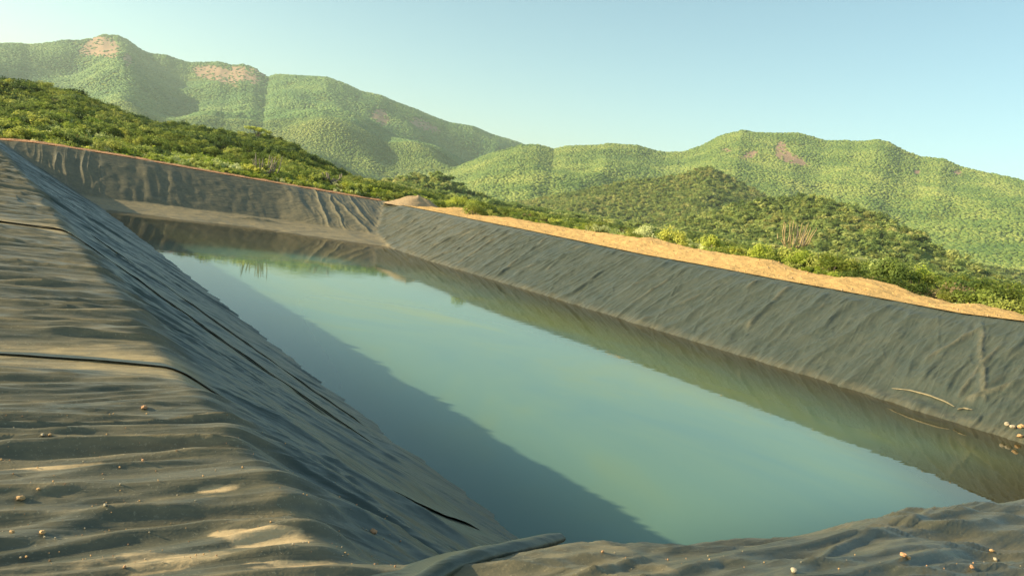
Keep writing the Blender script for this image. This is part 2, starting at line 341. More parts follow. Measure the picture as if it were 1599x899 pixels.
def wrinkle(x, y, h, bk):
    L, Nn, R, B = bk
    wL = ss((L-np.maximum(np.maximum(Nn, R), B))/.25+.5); wN = ss((Nn-np.maximum(np.maximum(L, R), B))/.25+.5)
    wR = ss((R-np.maximum(np.maximum(L, Nn), B))/.4+.5); wB = ss((B-np.maximum(np.maximum(L, Nn), R))/.3+.5)
    berm = ss((h-3.05)/.2)*(y < 60)
    # left bank and berm: ridges running across the crest and down the slope
    wx = x + .35*pn(x*.3, y*.3, 31)
    yy = y + .28*np.clip(x-1.6, 0, 9) + .35*pn(x*.35, y*.25, 32) + .07*pn(x*1.3, y*1.1, 33)
    r1 = rid(wx*.20, yy*1.75, 1, .6); r2 = rid(wx*.38+5, yy*3.6, 2, .8); r3 = rid(wx*.9, yy*8, 3, .5)
    amp = .55+.45*pn(x*.4, y*.35, 34)
    fade = I(y, [0, 10, 25, 75], [1, 1, 1.5, 1.8])
    dLb = (.05*r1 + .025*r2*amp + .008*r3 + .030*thin(wx*.17, yy*1.9, 24, 2.6)*(.6+.4*amp) + .022*thin(wx*.35, yy*4.2, 25, 3))*fade
    fine = .55+.45*ss((7-y)/4)
    slope_f = .72*(1-.45*ss((x-2)/3)) 
    l1 = rid(wx*.13, yy*.62+3, 4, 1.5)
    dLs = (.03*thin(wx*.17, yy*1.9, 24, 2.6) + .012*thin(wx*.35, yy*4.2, 25, 3) + .070*r1*slope_f + .040*r2*slope_f*amp + .008*r3 + .08*l1)
    t = ss((x-1.2)/.9)
    dL = dLb*(1-t)+dLs*t
    # near bank: oblique ridges
    q = y*1.0 + x*.30 + .3*pn(x*.5, y*.5, 41); s = x-.3*y
    n1 = rid(s*.22, q*2.2, 5, .6); n2 = rid(s*.45, q*4.6, 6, .8)
    dN = .045*n1 + .025*n2 + .03*thin(s*.16, q*2.3, 26, 2.8) + .02*thin(s*.35, q*5, 27, 3) + .014*rid(s, q*9, 7, .5) + .03*pn(x*.6, y*.6, 42)
    dN = dN
    nearmix = ss((x-.6)/2.5)*ss((3.4-y)/.8)
    lump = .035*pn(x*.9, y*1.3, 43)
    # right bank: diagonal crumpled ridges
    c_, s_ = math.cos(math.radians(-4)), math.sin(math.radians(-4))
    wv = .8*pn(x*.12, y*.12, 51)
    a = (x*c_+y*s_); b_ = (-x*s_+y*c_) + wv + .25*pn(x*.6, y*.6, 52)
    R1 = rid(a*.10, b_*.42, 8, 2.2); R2 = rid(a*.22+9, b_*1.1, 9, 1.2); R3 = rid(a*.5, b_*2.3, 10, .8)
    b2 = b_+.5*a
    R4 = rid(a*.25+3, b2*.8, 11, 1.8)
    crump = .022*rid(x*1.4, y*1.4, 12, .3)
    mR = .6+.4*pn(x*.25, y*.2, 53)
    dR = .11*R1 + .035*R2*mR + .02*R3 + .05*R4*mR + .8*crump + .075*thin(a*.09, b_*.75, 21, 6) + .04*thin(a*.2, b_*1.3+4, 22, 5)*ss(mR*1.5) + .03*thin(a*.3+b_*.1, b2*1.1, 23, 6)
    dR = dR*(1-.75*ss((h-3.0)/.4))
    # back wall: sparse vertical folds
    xx = x+.25*pn(x*.2, y*.5, 61)
    msk = ss((pn(x*.16, y*.05, 62)+.25)/.5)
    dB = .16*rid(xx*.75, y*.10, 13, 2.5)*msk + .05*rid(xx*1.6, y*.3, 14, 1.2) + .03*rid(x*.8, y*.8, 15, .5)
    dB = dB*ss((h-.4)/.5)*(1-.6*ss((h-3.3)/.4))
    beach = ss((.75-h)/.3)*wB
    dB = dB + beach*(.05*pn(x*.5, y*1.2, 63) + .035*rid(x*.35, y*1.5, 64, 1))
    d = 1.0*wL*dL + wN*dN + wR*dR + wB*dB
    cor = np.exp(-((x-2.3)/.8)**2-((y-3.1)/.5)**2)
    d = d + creases(x, y)*(wL*(1-.55*ss((x-1.9)/1.2))+wN+wR*(1-.6*ss((h-3.2)/.3)))
    d = d*(1-nearmix*wL*.35)*(1-.85*cor) + nearmix*berm*lump
    return d, (wL, wN, wR, wB, berm, beach)
ISL = [(452, 369, 1.5, .33, .30), (430, 362, 1.0, .25, .22), (408, 352, 2.2, .35, .2), (370, 346, 2.0, .4, .2)]
ISLp = [(*plane(px, py, 0)[:2], a, b, h) for px, py, a, b, h in ISL]
SEAMS = []
def seam_damp(x, y):
    if not SEAMS: return 1.0
    m = np.full(np.shape(x), 9.0)
    for pts, wd in SEAMS:
        lo = np.min(pts, axis=0)-.8; hi = np.max(pts, axis=0)+.8
        k = (x > lo[0]) & (x < hi[0]) & (y > lo[1]) & (y < hi[1])
        if not k.any(): continue
        xx, yy = x[k], y[k]; mm = m[k]
        for a, b in zip(pts[:-1], pts[1:]):
            a = np.array(a); b = np.array(b); d = b-a; t = np.clip(((xx-a[0])*d[0]+(yy-a[1])*d[1])/(d@d), 0, 1)
            mm = np.minimum(mm, np.hypot(xx-a[0]-t*d[0], yy-a[1]-t*d[1])/wd)
        m[k] = mm
    return .12+.88*ss(m-.35)
def liner_h(x, y):
    h0, bk = Hbase(x, y); d, w = wrinkle(x, y, h0, bk); d = d*seam_damp(x, y); h = h0+d-.02
    for ix, iy, a, b, hh in ISLp:
        dx = x-ix; dy = y-iy + .12*dx*0
        q = (dx/a)**2+(dy/b)**2+.5*pn(x*1.5, y*2.5, 71)
        h = h + np.where(h0 < .4, (hh+np.maximum(-h0, 0)*.0)*np.exp(-np.maximum(q, 0)), 0)
    return h, w, d
def liner_hit(px, py):
    d = ray(px, py); t = np.linspace(2, 60, 3000); P = d[None]*t[:, None]
    h = Hbase(P[:, 0], P[:, 1])[0]; k = np.argmax(P[:, 2]+CZ < h); return P[k, :2]
S2 = [(.0, 6.86), (.33, 6.83), (1.0, 6.66), (1.45, 6.52), (1.75, 6.3)]+[tuple(liner_hit(a, b)) for a, b in ((380, 640), (437, 678), (500, 712), (569, 748), (640, 780), (681, 800), (750, 825))]
S1 = [(-.6, 16.9), (.61, 16.6), (1.55, 16.3), (2.2, 15.4), (3.0, 14.0), (4.05, 12.0), (4.9, 10.9), (5.5, 9.7), (6.1, 9.3)]
S3 = [(1.9, 21.5), (3, 19.8), (4.5, 17.2), (5.6, 14.8), (6.8, 13)]
S5 = [(2.5, 12.2), (3.6, 11.3), (4.6, 10.3), (5.4, 9.4), (6.3, 8.9), (7, 8.6)]
FL = [np.array([liner_hit(*p) for p in pts]) for pts in ([(1392, 608), (1420, 611), (1450, 619), (1480, 631), (1490, 637)], [(1494, 641), (1505, 639), (1518, 642)])]
SEAMS += [(np.array(S2), .5), (np.array(S1), .8), (np.array(S3), .9), (np.array(S5), .5)] + [(f, .5) for f in FL]
xs = np.concatenate([np.arange(-5, -1.5, .06), np.arange(-1.5, 3.6, .022), np.arange(3.6, 9.4, .04), np.arange(9.4, 27.2, .22), np.arange(27.2, 37.9, .052)])
ys = [-2.5]
while ys[-1] < 77.5:
    y = ys[-1]; step = .05 if y < 1 else (.017 if y < 5.5 else min(.017*(y/5.5)**1.1, .062))
    ys.append(y+step)
ys = np.array(ys)
X, Y = np.meshgrid(xs, ys, indexing='ij')
Hh, wts, dd = liner_h(X, Y)
wL, wN, wR, wB, berm, beach = wts
yy_out = Y
# clip the sheet to the rims: anchor edges
keepR = X < xrim(Y)+.35; keepB = Y < 75.35
dn = dd/.06
lowspot = ss((.9-dn)/.9)
dust = wL*(berm*(.30+.50*lowspot) + (1-berm)*(.015+.03*ss((X-6)/2))) + wN*(.42+.3*lowspot*berm) + wR*(.07+.10*ss((Y-40)/20)+.10*ss((.35-Hh)/.3)) + wB*(.36+.26*beach)
dust *= np.where(berm > .5, I(Y, [0, 6, 30, 70], [.85, 1, 1.05, 1.1]), 1)
dust = np.where((wN > .5) & (X > 3), dust*.55, dust)
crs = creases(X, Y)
dust = dust + wR*ss((crs-.03)/.05)*.10*ss((pn(X*.5, Y*.5, 85)+.3)/.4) + wL*berm*.30*ss((crs-.012)/.03)*(.5+.5*pn(X*1.5, Y*2, 87))  # berm term paints sun highlights on pleat crests in the dust colour
silt = beach*.22 + berm*np.clip(.85*ss(1-crs/.02)*ss((pn(X*1.1+4, Y*2.6, 86)-.02)/.35)*ss((6.0-Y)/2.4)*ss((1.7-X)/.6) + .16*pn(X*.9, Y*2.2, 81)*ss((5-Y)/2) + .05, 0, 1)*np.where(X < 2.2, 1, .7)
silt += .55*np.exp(-(((X-.75)/.5)**2+((Y-3.12)/.16)**2))*berm + .2*np.exp(-(((X-.45)/.4)**2+((Y-3.3)/.1)**2))*berm
V = np.stack([X, Y, Hh], -1).reshape(-1, 3)
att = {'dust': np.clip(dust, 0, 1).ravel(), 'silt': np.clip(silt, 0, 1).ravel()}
kf = (keepR & keepB)[:-1, :-1]
cx = X[:-1, :-1]; cy = Y[:-1, :-1]; hb, bk = Hbase(cx, cy)
st = np.stack([bk[0], bk[1], bk[2], bk[3]], -1); am = st.argmax(-1)
crest_left = (cx < 1.62) & (cy < 75); crest_near = cy < yne(cx)
lab = np.where(hb < -4.0, 4, am)
lab = np.where(crest_left | (crest_near & (cx < 34)), 5, lab)
liner = empty('pond_liner', (1.5, 3, 3.3))
tag(liner, 'wrinkled dark plastic sheet lining the whole basin around the green water', 'pond liner')
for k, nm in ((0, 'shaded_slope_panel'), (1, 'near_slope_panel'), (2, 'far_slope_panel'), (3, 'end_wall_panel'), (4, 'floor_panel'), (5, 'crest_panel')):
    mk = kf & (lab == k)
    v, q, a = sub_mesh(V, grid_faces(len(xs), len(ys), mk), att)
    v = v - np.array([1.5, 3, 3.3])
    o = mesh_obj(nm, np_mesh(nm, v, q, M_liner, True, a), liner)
    o['label'] = {0: 'dark shaded slope panel going down into the water', 1: 'near slope panel facing away from the viewer', 2: 'long grey sloping panel with diagonal creases across the water',
                  3: 'brownish dusty wall panel at the far end', 4: 'submerged floor panel', 5: 'sunlit dusty top panel with parallel wrinkles'}[k]
def lh(x, y):
    return float(liner_h(np.array([float(x)]), np.array([float(y)]))[0][0])

# overlapping welded seams: raised ribbons laid over the sheet
def ribbon(name, pts, wid, lift, seed, parent, dustv=.1):
    pts = np.array(pts, float); seg = np.r_[0, np.cumsum(np.hypot(*np.diff(pts, axis=0).T))]
    n = int(seg[-1]/.025)+2; s = np.linspace(0, seg[-1], n)
    px = np.interp(s, seg, pts[:, 0]); py = np.interp(s, seg, pts[:, 1])
    k = np.ones(25)/25
    pxp = np.convolve(np.pad(px, 12, 'edge'), k, 'valid'); pyp = np.convolve(np.pad(py, 12, 'edge'), k, 'valid')
    tx = np.gradient(pxp); ty = np.gradient(pyp); l = np.hypot(tx, ty)+1e-9; nx, ny = ty/l, -tx/l
    flip = np.sign(-(nx*pxp+ny*pyp)+1e-9); nx *= flip; ny *= flip      # towards the near side
    pxp = pxp+.03*pn(s*1.3, 0, seed+1)
    rows = []; K = 7; HJ = []; OX = []
    lf = lift*(.95+.35*pn(s*2.2, s*0, seed))*np.clip(np.minimum(s, seg[-1]-s)*2, 0, 1)
    for j in range(K):
        u = j/(K-1); ox = pxp+nx*wid*(u-.8); oy = pyp+ny*wid*(u-.8)
        HJ.append(liner_h(ox, oy)[0]); OX.append((ox, oy, u))
    hm = np.max(HJ, axis=0); ends = np.clip(np.minimum(s, seg[-1]-s)*1.5, 0, 1)
    for (ox, oy, u), hz in zip(OX, HJ):
        w_ = .35*ss(u)*ends; rows.append(np.stack([ox, oy, hz*(1-w_)+hm*w_+.004+lf*u**2.2], -1))
    # edge thickness
    e = rows[-1].copy(); e[:, 2] -= .004; e[:, 0] -= nx*.012; e[:, 1] -= ny*.012; rows.append(e)
    Vv = np.stack(rows, 1).reshape(-1, 3) - np.array([1.5, 3, 3.3])
    q = grid_faces(n, K+1)
    return mesh_obj(name, np_mesh(name, Vv, q, M_liner, True, {'dust': np.full(len(Vv), dustv), 'silt': np.zeros(len(Vv))}), parent)
ribbon('welded_seam', S2, .14, .015, 3, liner)
ribbon('welded_seam', S1, .2, .035, 5, liner)
ribbon('welded_seam', S3, .2, .035, 8, liner)
ribbon('welded_seam', S5, .14, .016, 12, liner)

# rolled fold at the near corner
path = [(*plane(px, py, z)[:2], z) for px, py, z in ((610, 950, 3.34), (655, 912, 3.345), (700, 883, 3.35), (760, 864, 3.33), (820, 853, 3.27), (862, 842, 3.22), (880, 838, 3.20))]
pa = np.array(path); sg = np.r_[0, np.cumsum(np.linalg.norm(np.diff(pa, axis=0), axis=1))]
n = 90; s = np.linspace(0, sg[-1], n); C = np.stack([np.interp(s, sg, pa[:, k]) for k in range(3)], -1)
kk = np.ones(9)/9; C = np.stack([np.convolve(np.pad(C[:, k], 4, 'edge'), kk, 'valid') for k in range(3)], -1)
T = np.gradient(C, axis=0); T /= np.linalg.norm(T, axis=1)[:, None]
side = np.cross(T, [0, 0, 1]); side /= np.linalg.norm(side, axis=1)[:, None]     # to the near side
rad = .043*np.clip(.35+s/.35, 0, 1)*(1+.22*pn(s*4, 0, 90))*(1-.35*ss((s-sg[-1]+.35)/.35)); rows = []
angs = np.radians([-75, -40, -10, 15, 40, 65, 90, 115, 140, 165, 185])
for a in angs:
    rr_ = rad*(1 if a < math.pi*.75 else 1.0)
    rows.append(C + side*(np.cos(a)*rr_)[:, None] + np.array([0, 0, 1])*(np.sin(a)*rr_*(.8 if a > 0 else 1.0))[:, None] - side*((np.sin(a) > 0)*np.sin(a)*rr_*.35)[:, None])
for w_, dz in ((-.12, -.6), (-.22, -1.0), (-.34, -1.3)):     # apron blending down into the sheet on the far side
    q = C + side*w_; q[:, 2] = Hbase(q[:, 0], q[:, 1])[0]+.01 + (.05 if w_ > -.15 else (.015 if w_ > -.3 else -.01)); rows.append(q)
Vv = np.stack(rows, 1).reshape(-1, 3)-np.array([1.5, 3, 3.3])
me = np_mesh('rolled_fold', Vv, grid_faces(n, len(rows)), M_liner, True, {'dust': np.full(len(Vv), .06), 'silt': np.zeros(len(Vv))})
o = mesh_obj('rolled_fold', me, liner); md = o.modifiers.new('t', 'SOLIDIFY'); md.thickness = .004
# pale dusty flaps curling at the far waterline
for hp in FL:
    tt = np.linspace(0, len(hp)-1, 24); fx = np.interp(tt, range(len(hp)), hp[:, 0]); fy = np.interp(tt, range(len(hp)), hp[:, 1])
    fz = Hbase(fx, fy)[0]+.05; rr_ = .034*np.sin(np.pi*(np.arange(24)+.5)/24)**.5*(1+.35*pn(tt*2.1, 0, 77))
    v_, q_ = tube(list(zip(fx, fy, fz)), list(rr_), 8)
    o = mesh_obj('curled_flap', np_mesh('curled_flap', np.array(v_)-np.array([1.5, 3, 3.3]), q_, M_liner, True, {'dust': np.full(len(v_), .5), 'silt': np.full(len(v_), 0.)}), liner)
    o['label'] = 'pale dusty curled edge at the waterline'

# ------------------------------------------------------------------ water
gx = np.arange(4.5, 34.2, .3); gy = np.arange(2.9, 69.5, .3); GX, GY = np.meshgrid(gx, gy, indexing='ij')
dep = np.maximum(-Hbase(GX, GY)[0], 0)
wv = np.stack([GX, GY, GX*0], -1).reshape(-1, 3)
ok = (Hbase(GX, GY)[0] < .8)[:-1, :-1]
v, q, a = sub_mesh(wv, grid_faces(len(gx), len(gy), ok), {'depth': dep.ravel(), 'sediment': np.maximum(ss((GX-16)/5), ss((GY-42)/6)).ravel()})
tag(mesh_obj('water', np_mesh('water', v, q, M_water, True, a)), kind='structure')

# ------------------------------------------------------------------ terrain
def prof(pts):
    a = np.array([azt(*p) for p in pts]); i = np.argsort(a[:, 0]); return a[i, 0], a[i, 1]
SK_A = prof([(-150, 70), (0, 66), (32, 66), (47, 68), (70, 66), (100, 61), (125, 61), (145, 58), (162, 52), (185, 54), (200, 61), (220, 76), (235, 82), (260, 84), (275, 90), (295, 96), (345, 95), (360, 99), (382, 99), (400, 105), (420, 119), (432, 114), (512, 119), (537, 128), (565, 141), (595, 147), (617, 157), (650, 169), (675, 180), (700, 189), (740, 196), (770, 209), (800, 217), (840, 232), (900, 260), (1100, 330), (1700, 440)])
SK_B = prof([(500, 300), (650, 285), (760, 240), (815, 224), (840, 224), (867, 231), (887, 226), (935, 225), (950, 222), (997, 225), (1020, 232), (1040, 236), (1070, 235), (1100, 224), (1125, 210), (1160, 201), (1182, 205), (1200, 206), (1237, 206), (1250, 206), (1292, 218), (1325, 217), (1337, 219), (1372, 216), (1390, 220), (1412, 233), (1440, 243), (1475, 246), (1500, 258), (1525, 264), (1555, 270), (1599, 279), (1750, 320)])
SK_B2 = prof([(780, 318), (880, 300), (975, 280), (1050, 272), (1085, 262), (1110, 257), (1130, 267), (1180, 292), (1240, 330), (1330, 380)])
SK_C = prof([(1000, 362), (1100, 332), (1150, 318), (1200, 309), (1250, 306), (1282, 306), (1325, 317), (1375, 334), (1417, 348), (1437, 361), (1460, 380), (1512, 405), (1575, 437), (1640, 470)])
SK_C2 = prof([(540, 300), (600, 282), (625, 276), (660, 271), (687, 270), (712, 282), (737, 295), (800, 325)])
SK_D = prof([(-200, 128), (0, 133), (20, 133), (40, 135), (82, 141), (120, 149), (140, 158), (160, 165), (180, 175), (205, 186), (230, 194), (250, 197), (300, 201), (337, 206), (400, 212), (432, 218), (462, 231), (482, 246), (520, 264), (545, 281), (600, 294), (700, 318)])
def ridge(az, r, P, D, Lf, zb, can, p=1.35, nz=0, noi=0, seed=0, nsc=300):
    t = np.interp(az, *P); zc = CZ + t*D - can
    u = np.clip((D-r)/Lf, 0, 1); f = zb+(zc-zb)*(1-u)**p
    ub = np.clip((r-D)/Lf, 0, 1); bk = zb+(zc-zb)*(1-ub)**1.2
    z = np.where(r <= D, f, bk)
    x = r*np.sin(az); y = r*np.cos(az)
    w = np.clip((D-r)/(Lf*.18), 0, 1)*np.clip((1-u)*2.5, 0, 1)
    if noi:
        wx = x+nsc*.3*pn(x/nsc*.7, y/nsc*.7, seed+9)
        # spurs and ravines running down toward the viewer
        sp = (1-np.sqrt(pn(az*D/nsc+.4*pn(r/nsc*.8, az*6, seed+5), r/nsc*.22, seed)**2+.03)*2)
        z = z + noi*w*(.7*sp + .5*fbm(wx/nsc, y/nsc, seed+1, 3) - .35)
    return z
def terr(x, y):
    r = np.hypot(x, y); az = np.arctan2(x, y)
    dx = x-36.5; dyb = y-76
    base = 3.45 - 20*ss((dx-7)/120)*ss((r-20)/60) - 45*ss((r-160)/500) - 4*ss((-x-30)/60)
    base = base + .25*fbm(x*.08, y*.08, 100, 3)*ss((np.maximum(dx, dyb)-4)/8)
    inv = ((az > -.5) & (az < 1.6))
    side = ss((az+.45)/.35)*ss((1.75-az)/.3)
    zs = base
    zs = smax(zs, np.where(inv, ridge(az, r, SK_D, 170.+0*az, 95., 3.0, 1.1, 1.25, noi=1.5, seed=110, nsc=35), -99), .8)
    zz = zs
    zz = smax(zz, np.where(inv, ridge(az, r, SK_C2, 430., 250., -45., 2.5, 1.3, noi=5, seed=120, nsc=90), -99), 4)
    zz = smax(zz, np.where(inv, ridge(az, r, SK_C, 480+60*np.sin(az*9), 330., -45., 2.5, 1.3, noi=6, seed=130, nsc=80), -99), 4)
    zz = smax(zz, np.where(inv, ridge(az, r, SK_B2, 950., 560., -60., 4, 1.4, noi=16, seed=140, nsc=170), -99), 8)
    zz = smax(zz, np.where(inv, ridge(az, r, SK_B, 1900+120*np.sin(az*7+1), 1450., -60., 3.5, 1.45, noi=26, seed=150, nsc=330), -99), 10)
    zz = smax(zz, np.where(inv, ridge(az, r, SK_A, 3000+200*np.sin(az*11), 2450., -60., 5, 1.6, noi=75, seed=160, nsc=480), -99), 12)
    zz = np.where(r > 60, zs+(zz-zs)*side, zs)
    # far surroundings behind the camera rise gently
    # basin hole under the sheet
    lx = smin(x+5.2, xrim(y)+1.2-x, .5); ly = smin(y+2.8, 76.2-y, .5); ins = np.minimum(lx, ly)
    return zz - 9*ss(ins/1.2)
azf = np.radians(np.linspace(-10, 84, 1050)); azc = np.radians(np.linspace(84, 350, 90)[1:])
azs = np.r_[azf, azc]
rs = [2.0]
while rs[-1] < 5200:
    r = rs[-1]; rs.append(r+max(.5 if r < 120 else 0, r*.0062 if r > 60 else .5))
rs = np.array(rs)
A_, R_ = np.meshgrid(azs, rs, indexing='ij'); TX = R_*np.sin(A_); TY = R_*np.cos(A_); TZ = terr(TX, TY)
TEL = np.degrees((TZ-CZ)/R_)
def ell(az, el, px, py, wpx, hpx, rot=0):
    a0, t0 = azt(px, py); ca, sa = math.cos(rot), math.sin(rot)
    da = (az-a0)*F; dt = (el-t0)*F
    return np.exp(-(((da*ca+dt*sa)/wpx)**2+((-da*sa+dt*ca)/hpx)**2))
ROCKS = [(325, 115, 26, 9, 0), (350, 120, 22, 9, -.3), (385, 118, 26, 10, -.3), (405, 108, 12, 6, -.5), (145, 76, 22, 9, .5), (170, 78, 16, 12, -.3), (160, 66, 10, 5, -.1), (200, 95, 5, 11, 0), (592, 180, 12, 12, -.7), (600, 190, 7, 8, 0), (655, 192, 16, 7, -.2), (672, 201, 20, 6, -.1),
         (1170, 243, 15, 6, .5), (1222, 238, 9, 9, -.8), (1240, 250, 20, 8, -.2), (1432, 269, 5, 3, 0), (1135, 235, 8, 3, 0), (1495, 270, 8, 4, 0), (1220, 227, 6, 6, 0)]
def rockf(az, x, y, z, r):
    el = (z-CZ)/r; f = 0
    for px, py, w_, h_, ro in ROCKS: f = f+ell(az, el, px, py, w_, h_, ro)
    return np.where(r > 1000, np.clip(f*1.35, 0, 1), 0)
rock = rockf(A_, TX, TY, TZ, R_)
soil = np.clip(ss((R_-20)/10)*ss((105-R_)/15), 0, 1)*.5
TV = np.stack([TX, TY, TZ], -1).reshape(-1, 3)
tat = {'rock': rock.ravel(), 'soil': soil.ravel()}
nA, nR = len(azs), len(rs)
GF = grid_faces(nA, nR).reshape(nA-1, nR-1, 4)
i1 = int(np.searchsorted(rs, 330)); i2 = int(np.searchsorted(rs, 1250))
for nm, a0, a1 in (('ground', 0, i1), ('hills', i1, i2), ('mountains', i2, nR-1)):
    v, q, a = sub_mesh(TV, GF[:, a0:a1].reshape(-1, 4), tat)
    tag(mesh_obj(nm, np_mesh(nm, v, q, M_terr, True, a)), kind='structure')

# ------------------------------------------------------------------ soil windrow along the rims
SY = [10, 14.3, 16, 17, 19.2, 20.3, 22.2, 23.1, 24.5, 26.1, 27.6, 28.1, 31.7, 35.8, 37.3, 38.1, 42.2, 45.9, 54.6, 58.4, 61.1, 64.2, 65.6, 70, 76]
SZ = [3.85, 3.84, 4.0, 3.78, 3.88, 4.12, 4.25, 4.03, 4.0, 4.05, 4.33, 4.33, 4.22, 4.26, 4.5, 4.3, 4.2, 4.08, 4.07, 3.9, 3.7, 4.2, 3.94, 3.7, 3.7]
yv = np.arange(3, 77.5, .09); uv = np.linspace(0, 1, 95)
YV, UV = np.meshgrid(yv, uv, indexing='ij'); xr = xrim(YV); XV = xr+.06+UV*10
off = XV-xr; zc = 5-(5-np.interp(YV, np.array(SY)*1.0387, SZ))*1.0387; rr = rimR(YV)
gz = terr(XV, YV)
ZS = np.where(off < 5, rr+.035+(zc-rr)*ss(off/5)**.9, zc+(3.2-zc)*ss((off-5)/3.2))
ZS = np.where(off > 8.6, np.minimum(ZS, gz-.1), ZS)
ZS = ZS + (.07*fbm(XV*.9, YV*.9, 200, 4)+.035*rid(XV*2, YV*2, 205, .3))*ss(off/.6)
ZS = ZS - .6*ss((off-8)/2)
v = np.stack([XV, YV, ZS], -1).reshape(-1, 3)
V_SOIL = v
tag(mesh_obj('soil_bank', np_mesh('soil_bank', v, grid_faces(len(yv), len(uv)), M_soil)), kind='structure')
xv = np.arange(-9, 36.4, .09); uv = np.linspace(0, 1, 30); XV, UV = np.meshgrid(xv, uv, indexing='ij')
YV = 75.06+UV*3.2; off = UV*3.2; rb = rimB(XV)
ZS = rb+.03+.13*ss(off/.9)-.5*ss((off-1.5)/1.6) + (.05*fbm(XV*.9, YV*.9, 210, 4))*ss(off/.4)
v = np.stack([XV, YV, ZS], -1).reshape(-1, 3)
tag(mesh_obj('soil_bank', np_mesh('soil_bank', v, grid_faces(len(xv), len(uv)), soil_mat('red_soil', (.40, .19, .10), (.58, .32, .18)))), kind='structure')

def terr1(x, y): return float(terr(np.array([float(x)]), np.array([float(y)]))[0])

# soil pile
pc = at_dist(651, 320, 83.0)
nr_, na_ = 26, 48; Vp = []
for i in range(nr_):
    for j in range(na_):
        t = i/(nr_-1); a = 2*math.pi*j/na_; rr_ = t*2.7*(1+.12*math.sin(a*2+1)+.06*math.sin(a*5))
        z = 1.55*(max(0, 1-t))**1.05*(1-.12*math.exp(-(t*4)**2))
        x = rr_*math.cos(a)*1.25; y = rr_*math.sin(a)
        nz = .09*float(fbm(np.array([x*1.7+3]), np.array([y*1.7]), 230, 4)[0])*(1-t*.6)
        Vp.append((x, y, z+nz-.15))
Qp = [(i*na_+j, (i+1)*na_+j, (i+1)*na_+(j+1) % na_, i*na_+(j+1) % na_) for i in range(nr_-1) for j in range(na_)]
o = mesh_obj('soil_pile', np_mesh('soil_pile', Vp, Qp, M_soil2)); o.location = (pc[0], pc[1], 3.55)
tag(o, 'pale conical pile of loose soil on the far corner of the rim', 'soil pile')

# ------------------------------------------------------------------ shrubs
def leaves(centers, rads, n, size, seed, flat=.8, up_b=.3):
    r = np.random.default_rng(seed); k = r.integers(0, len(centers), n); C = np.array(centers)[k]; R = np.array(rads)[k]
    d = r.normal(size=(n, 3)); d /= np.linalg.norm(d, axis=1)[:, None]; rad = R*(r.random(n)**.45)
    P = C + d*rad[:, None]*np.array([1, 1, flat])
    nrm = d*.5 + r.normal(size=(n, 3))*.42 + np.array([-.5, .1, up_b+.6]); nrm /= np.linalg.norm(nrm, axis=1)[:, None]
    a = np.cross(nrm, r.normal(size=(n, 3))); a /= np.linalg.norm(a, axis=1)[:, None]; b = np.cross(nrm, a)
    s = size*(.6+.8*r.random(n))[:, None]
    V = np.stack([P-a*s*.5-b*s*.18, P-a*s*.1+b*s*.36, P+a*s*.6+b*s*.05, P-a*s*.1-b*s*.36], 1).reshape(-1, 3)
    P2 = V; P2[:, 2] = np.maximum(P2[:, 2], 0.0)
    return P2, np.arange(4*n).reshape(n, 4)
def shrub_geo(seed, h=1.6, w=1.3, nl=800, size=.13, dense=1.0, stems=6):
    r = np.random.default_rng(seed); cs, rd = [], []
    m = int(9+5*r.random())
    for i in range(m):
        a = r.random()*2*math.pi; q = w*.75*math.sqrt(r.random()); z = h*(.30+.52*(1-(q/w)**2)*(.6+.5*r.random()))
        cs.append((q*math.cos(a), q*math.sin(a), z)); rd.append(h*(.17+.15*r.random()))
    LV, LQ = leaves(cs, rd, int(nl*dense), size, seed+1)
    SV, SQ = [], []
    for i in range(min(stems, m)):
        c = np.array(cs[i]); p = [(0.08*r.normal(), .08*r.normal(), -.15), c*np.array([.35, .35, .45]), c*np.array([.8, .8, .85]), c+np.array([0, 0, rd[i]*.5])]
        v, q = tube(p, [.035, .028, .016, .006], 5, base=len(SV)); SV += v; SQ += q
    return LV, LQ, np.array(SV), np.array(SQ)
def shrub_mesh(name, seed, lm, sm, **kw):
    LV, LQ, SV, SQ = shrub_geo(seed, **kw)
    V = np.vstack([LV, SV]); Q = np.vstack([LQ, SQ+len(LV)]); mi = np.r_[np.zeros(len(LQ)), np.ones(len(SQ))]
    return np_mesh(name, V, Q, [lm, sm], False, mi=mi)
KINDS = [('bright', G_bright, M_twig, dict(h=1.3, w=1.4, nl=900, size=.14)), ('mid', G_mid, M_bark, dict(h=1.7, w=1.5, nl=900, size=.15)),
         ('dark', G_dark, M_bark, dict(h=1.8, w=1.6, nl=950, size=.15)), ('pale', G_pale, M_twig, dict(h=1.2, w=1.2, nl=800, size=.13)), ('dry', G_dry, M_twig, dict(h=1.4, w=1.2, nl=420, size=.11))]
protos = []
for k, (nm, lm, sm, kw) in enumerate(KINDS):
    for j in range(3): protos.append((nm, shrub_mesh('shrub_'+nm, 300+k*10+j, lm, sm, **kw)))
LAB = {'bright': 'low yellow green leafy shrub in the scrub beyond the basin rim', 'mid': 'mid green rounded shrub in the scrub beyond the basin rim',
       'dark': 'dark green dense shrub in the scrub beyond the basin rim', 'pale': 'shrub covered in pale cream green tips beyond the basin rim', 'dry': 'brown half dry twiggy shrub beyond the basin rim'}
GRP = {k: k+' looking shrubs growing beyond the basin rim' for k in LAB}
def outside(x, y):
    d1 = x-(xrim(y)+7.2); d2 = y-77.0
    return np.maximum(d1, d2)
cand = []
r = np.random.default_rng(55)
NC = 30000
az = np.radians(r.uniform(-3, 74, NC)); rad = np.sqrt(r.uniform(30**2, 330**2, NC)); cxs = rad*np.sin(az); cys = rad*np.cos(az)
m = outside(cxs, cys) > 0; cxs, cys = cxs[m], cys[m]
